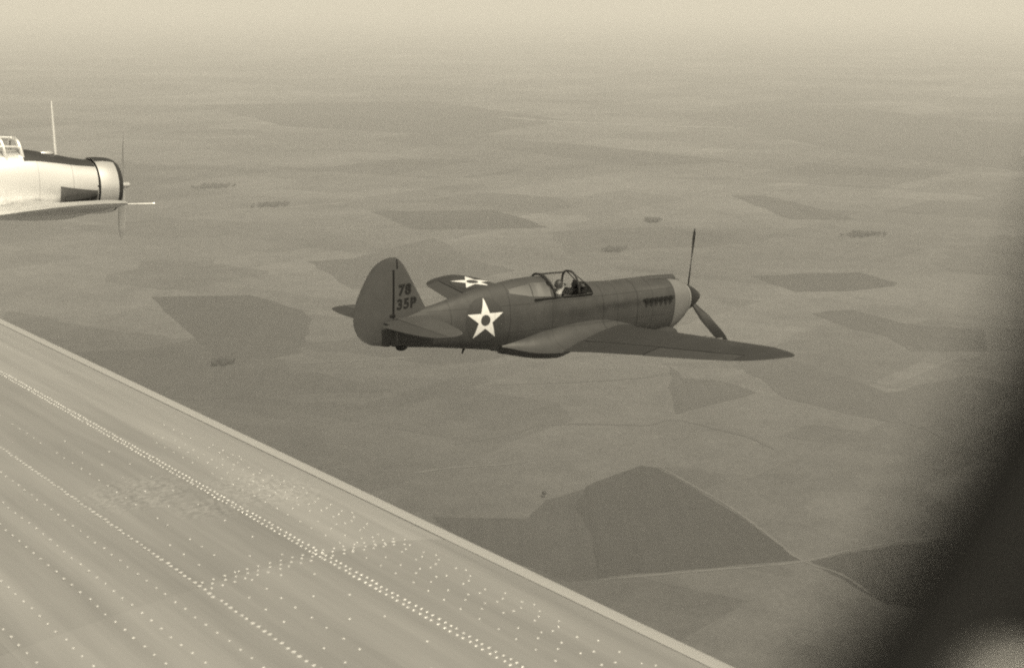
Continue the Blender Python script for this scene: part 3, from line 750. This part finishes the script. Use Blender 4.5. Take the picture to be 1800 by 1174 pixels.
for z, xl, xt in ((.2, -7.2, -8.75), (.5, -7.5, -8.82), (.9, -7.78, -8.80), (1.2, -7.98, -8.72), (1.4, -8.15, -8.58), (1.45, -8.28, -8.45)):
    n = 10; pts = [xl + (xt - xl) * k / n for k in range(n + 1)]
    rings.append([(x, max(.006, naca((xl - x) / (xl - xt), .09) * (xl - xt)), z) for x in pts] + [(x, -max(.006, naca((xl - x) / (xl - xt), .09) * (xl - xt)), z) for x in pts[::-1]])
MB().loft(rings).build('fin_and_rudder', M['silver'], tr)

# ------------------------------------------------------------------ camera plane: wing below, window frame beside the lens
SP = Vector((-0.60342645, 0.79741824, 0)).normalized(); HD = Vector((SP.y, -SP.x, 0))     # span (away), flight direction
DW, Q, CH, TC = 3.2, 4.95, 4.6, .16
WM = Matrix((HD, SP, Vector((0, 0, 1)))).transposed().to_4x4(); WM.translation = Vector(HD * Q) + Vector((0, 0, -DW)); WM = TILT @ WM
own = tag(empty('camera_plane', WM), 'pale riveted metal wing with a blurred dark window frame, the plane carrying the camera', 'airplane')
def scuffed(m):
    """old scuffed paint patches on the upper skin: (chord, span, radius)"""
    t = m.node_tree; N = t.nodes.new; L = t.links.new; b = t.nodes['Principled BSDF']
    tc = N('ShaderNodeTexCoord'); total = None
    for c, s, r in ((1.60, 8.40, .46), (1.36, 7.85, .30), (.90, 8.05, .50)):
        d = N('ShaderNodeVectorMath'); d.operation = 'DISTANCE'; L(tc.outputs['Object'], d.inputs[0]); d.inputs[1].default_value = (-c, s, wz(c))
        mr = N('ShaderNodeMapRange'); mr.inputs[1].default_value = r * .45; mr.inputs[2].default_value = r; mr.inputs[3].default_value = 1; mr.inputs[4].default_value = 0
        L(d.outputs['Value'], mr.inputs[0])
        if total is None: total = mr.outputs[0]
        else:
            a = N('ShaderNodeMath'); a.operation = 'MAXIMUM'; L(total, a.inputs[0]); L(mr.outputs[0], a.inputs[1]); total = a.outputs[0]
    n = N('ShaderNodeTexNoise'); n.inputs['Scale'].default_value = 34; n.inputs['Detail'].default_value = 3; L(tc.outputs['Object'], n.inputs['Vector'])
    k = N('ShaderNodeMapRange'); k.inputs[1].default_value = .38; k.inputs[2].default_value = .62; k.inputs[3].default_value = -.13; k.inputs[4].default_value = .24; L(n.outputs['Fac'], k.inputs[0])
    q = N('ShaderNodeMath'); q.operation = 'MULTIPLY_ADD'; L(total, q.inputs[0]); L(k.outputs[0], q.inputs[1]); q.inputs[2].default_value = 1
    src = b.inputs['Base Color'].links[0].from_socket
    v = N('ShaderNodeVectorMath'); v.operation = 'SCALE'; L(src, v.inputs[0]); L(q.outputs[0], v.inputs['Scale']); L(v.outputs[0], b.inputs['Base Color'])
    return m
def wz(c, lo=False): return (-.55 if lo else 1) * naca(c / CH, TC) * CH
wing_ms = [scuffed(mat('wing_skin', a, .45, .3, var=.26, scale=1.5, streak=(3.0, .16, 1), bump=.12, bscale=1.8)) for a in (.335, .305, .355)]
lead_m = mat('wing_leading_edge', .5, .42, .35, var=.07, scale=2.0, streak=(6, .08, 1), bump=.1, bscale=2.5)  # paler than the skin: the leading edge highlight is put into the colour
rivet_m = mat('worn_highlit_rivets', .62, .4, .3, var=.3, scale=3)  # pale worn rivets, their highlight put into the base colour
seam_m = mat('seam_shadow', .03, .8)
def wz(c, lo=False): return (-.55 if lo else 1) * naca(c / CH, TC) * CH
def sheet(name, c0, c1, s0, s1, m, parent, lift=0.0, nc=14, ns=30, smooth=40):
    b = MB(); vs = []; cs = [c0 + (c1 - c0) * (k / nc) ** (1.7 if c0 < .01 else 1) for k in range(nc + 1)]
    for th in (0, .006):
        for i in range(ns + 1):
            vs += [(-c, s0 + (s1 - s0) * i / ns, wz(c) + lift - th) for c in cs]
    n = nc + 1; N2 = n * (ns + 1); fs = []
    for i in range(ns):
        for j in range(nc):
            q = (i * n + j, i * n + j + 1, (i + 1) * n + j + 1, (i + 1) * n + j); fs += [q, tuple(a + N2 for a in q[::-1])]
    rim = [j for j in range(n)] + [i * n + nc for i in range(1, ns + 1)] + [ns * n + j for j in range(nc - 1, -1, -1)] + [i * n for i in range(ns - 1, 0, -1)]
    fs += [(rim[k - 1], rim[k], rim[k] + N2, rim[k - 1] + N2) for k in range(len(rim))]
    return b.add(vs, fs).build(name, m, parent, smooth)
# solid wing core
core = MB(); rr = []
for s in (-7.0, 0, 8, 16, 24, 25.2, 25.8):
    k = 1 if s < 24.5 else (.75 if s < 25.5 else .25)
    cs = [CH * (j / 24) ** 1.7 for j in range(25)]
    rr.append([(-c * k - (1 - k) * 1.6, s, (wz(c) - .010) * k) for c in cs[::-1]] + [(-c * k - (1 - k) * 1.6, s, (wz(c, True)) * k) for c in cs[1:-1]])
core.loft(rr)
wing = core.build('wing', seam_m, own)
S0, S1 = -6.9, 24.0
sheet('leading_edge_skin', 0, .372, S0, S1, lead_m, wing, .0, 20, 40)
CJ = 6.70
edges = [.386, 1.24, 1.97, 3.0, 4.55]
for a, b_ in zip(edges[:-1], edges[1:]):
    for s0, s1 in ((S0, CJ), (CJ + .004, S1)):
        sheet('skin_panel', a + .0002, b_ - .0002, s0, s1, wing_ms[(int(a * 3) + (s0 > 0)) % 3], wing, -.001 if s0 > 0 else .0015, 8, 24)
dome = [(.0, .0)]
def rivets(name, pts, r=.009, hgt=.004, ell=1.0):
    r *= .84
    b = MB()
    for s, c in pts:
        s += random.gauss(0, .004); c += random.gauss(0, .003); k = random.uniform(.8, 1.15)
        z = wz(c) + .001; vs = []; n = 7
        for rr_, hh in ((1, 0), (.72, .65)):
            vs += [(-c + r * k * ell * rr_ * math.cos(2 * math.pi * j / n), s + r * k * rr_ * math.sin(2 * math.pi * j / n), z + hh * hgt) for j in range(n)]
        vs.append((-c, s, z + hgt))
        b.add(vs, [(j, (j + 1) % n, n + (j + 1) % n, n + j) for j in range(n)] + [(n + j, n + (j + 1) % n, 2 * n) for j in range(n)])
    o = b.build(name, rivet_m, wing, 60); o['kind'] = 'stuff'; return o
ar = lambda a, b, st: np.arange(a, b, st)
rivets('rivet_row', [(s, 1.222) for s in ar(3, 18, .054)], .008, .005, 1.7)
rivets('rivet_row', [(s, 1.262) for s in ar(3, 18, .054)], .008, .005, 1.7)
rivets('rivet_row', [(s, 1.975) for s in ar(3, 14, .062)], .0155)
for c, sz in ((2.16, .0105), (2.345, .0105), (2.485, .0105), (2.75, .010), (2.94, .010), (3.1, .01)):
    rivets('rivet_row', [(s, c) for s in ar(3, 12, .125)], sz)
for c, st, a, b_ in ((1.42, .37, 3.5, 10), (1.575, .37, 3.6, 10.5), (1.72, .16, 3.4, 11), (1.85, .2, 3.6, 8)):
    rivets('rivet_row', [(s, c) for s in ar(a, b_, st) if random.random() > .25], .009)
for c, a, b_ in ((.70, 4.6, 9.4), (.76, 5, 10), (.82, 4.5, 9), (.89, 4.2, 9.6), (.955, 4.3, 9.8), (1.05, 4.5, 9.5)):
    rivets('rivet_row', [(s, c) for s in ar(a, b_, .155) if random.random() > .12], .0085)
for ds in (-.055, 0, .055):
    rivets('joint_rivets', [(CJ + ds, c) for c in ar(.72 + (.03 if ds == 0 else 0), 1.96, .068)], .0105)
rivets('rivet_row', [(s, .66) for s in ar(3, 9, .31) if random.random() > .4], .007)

# window frame: lies in the fuselage side plane (u forward, v up), just outside the lens
wroot = own
KW = .72; WN = 0.085 * KW                      # metres from lens to the window plane
def wp(u, v, n=0.0): return Vector((u * KW - Q, WN + n * KW, v * KW + DW))
def rrect(u0, u1, v0, v1, r, n=12):
    out = []
    for cx, cy, a0 in ((u1 - r, v0 + r, -90), (u1 - r, v1 - r, 0), (u0 + r, v1 - r, 90), (u0 + r, v0 + r, 180)):
        out += [(cx + r * math.cos(R(a0 + 90 * k / n)), cy + r * math.sin(R(a0 + 90 * k / n))) for k in range(n + 1)]
    return out
frame_m = mat('window_frame_shade', .004, .9, var=.2, scale=60, spec=.0); ridge_m = mat('frame_ridge', .022, .6, var=.2, scale=60); glint_m = mat('frame_glint', .85, .4, .4)  # near-black frame colour stands in for the shade of the unlit cabin
inn = rrect(-.30, .151, -.079, .26, .10, 16)
def off(loop, d):
    n = len(loop); out = []
    for i in range(n):
        a, b = loop[i - 1], loop[(i + 1) % n]; L_ = math.hypot(b[0] - a[0], b[1] - a[1]) + 1e-9
        out.append((loop[i][0] + (b[1] - a[1]) / L_ * d, loop[i][1] - (b[0] - a[0]) / L_ * d))
    return out
prof = [(0, -.003), (0, .004), (.012, .006), (.05, .008), (.20, .008), (.20, -.008), (.05, -.006), (.012, -.004)]
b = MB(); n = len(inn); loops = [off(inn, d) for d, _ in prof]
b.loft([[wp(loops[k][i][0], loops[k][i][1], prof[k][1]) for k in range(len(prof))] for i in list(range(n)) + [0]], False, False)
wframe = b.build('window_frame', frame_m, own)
rl = off(inn, .0065)
MB().tube([wp(p[0], p[1], -.0045) for p in rl + [rl[0]]], .0014, 8, False).build('frame_ridge', ridge_m, wframe)
fl_ = off(inn, .0165)[7]
MB().ell(wp(fl_[0], fl_[1], -.007), (.0030, .0030, .0026)).build('glint_bead', glint_m, wframe)  # pale bead added to show as the glint in the frame corner
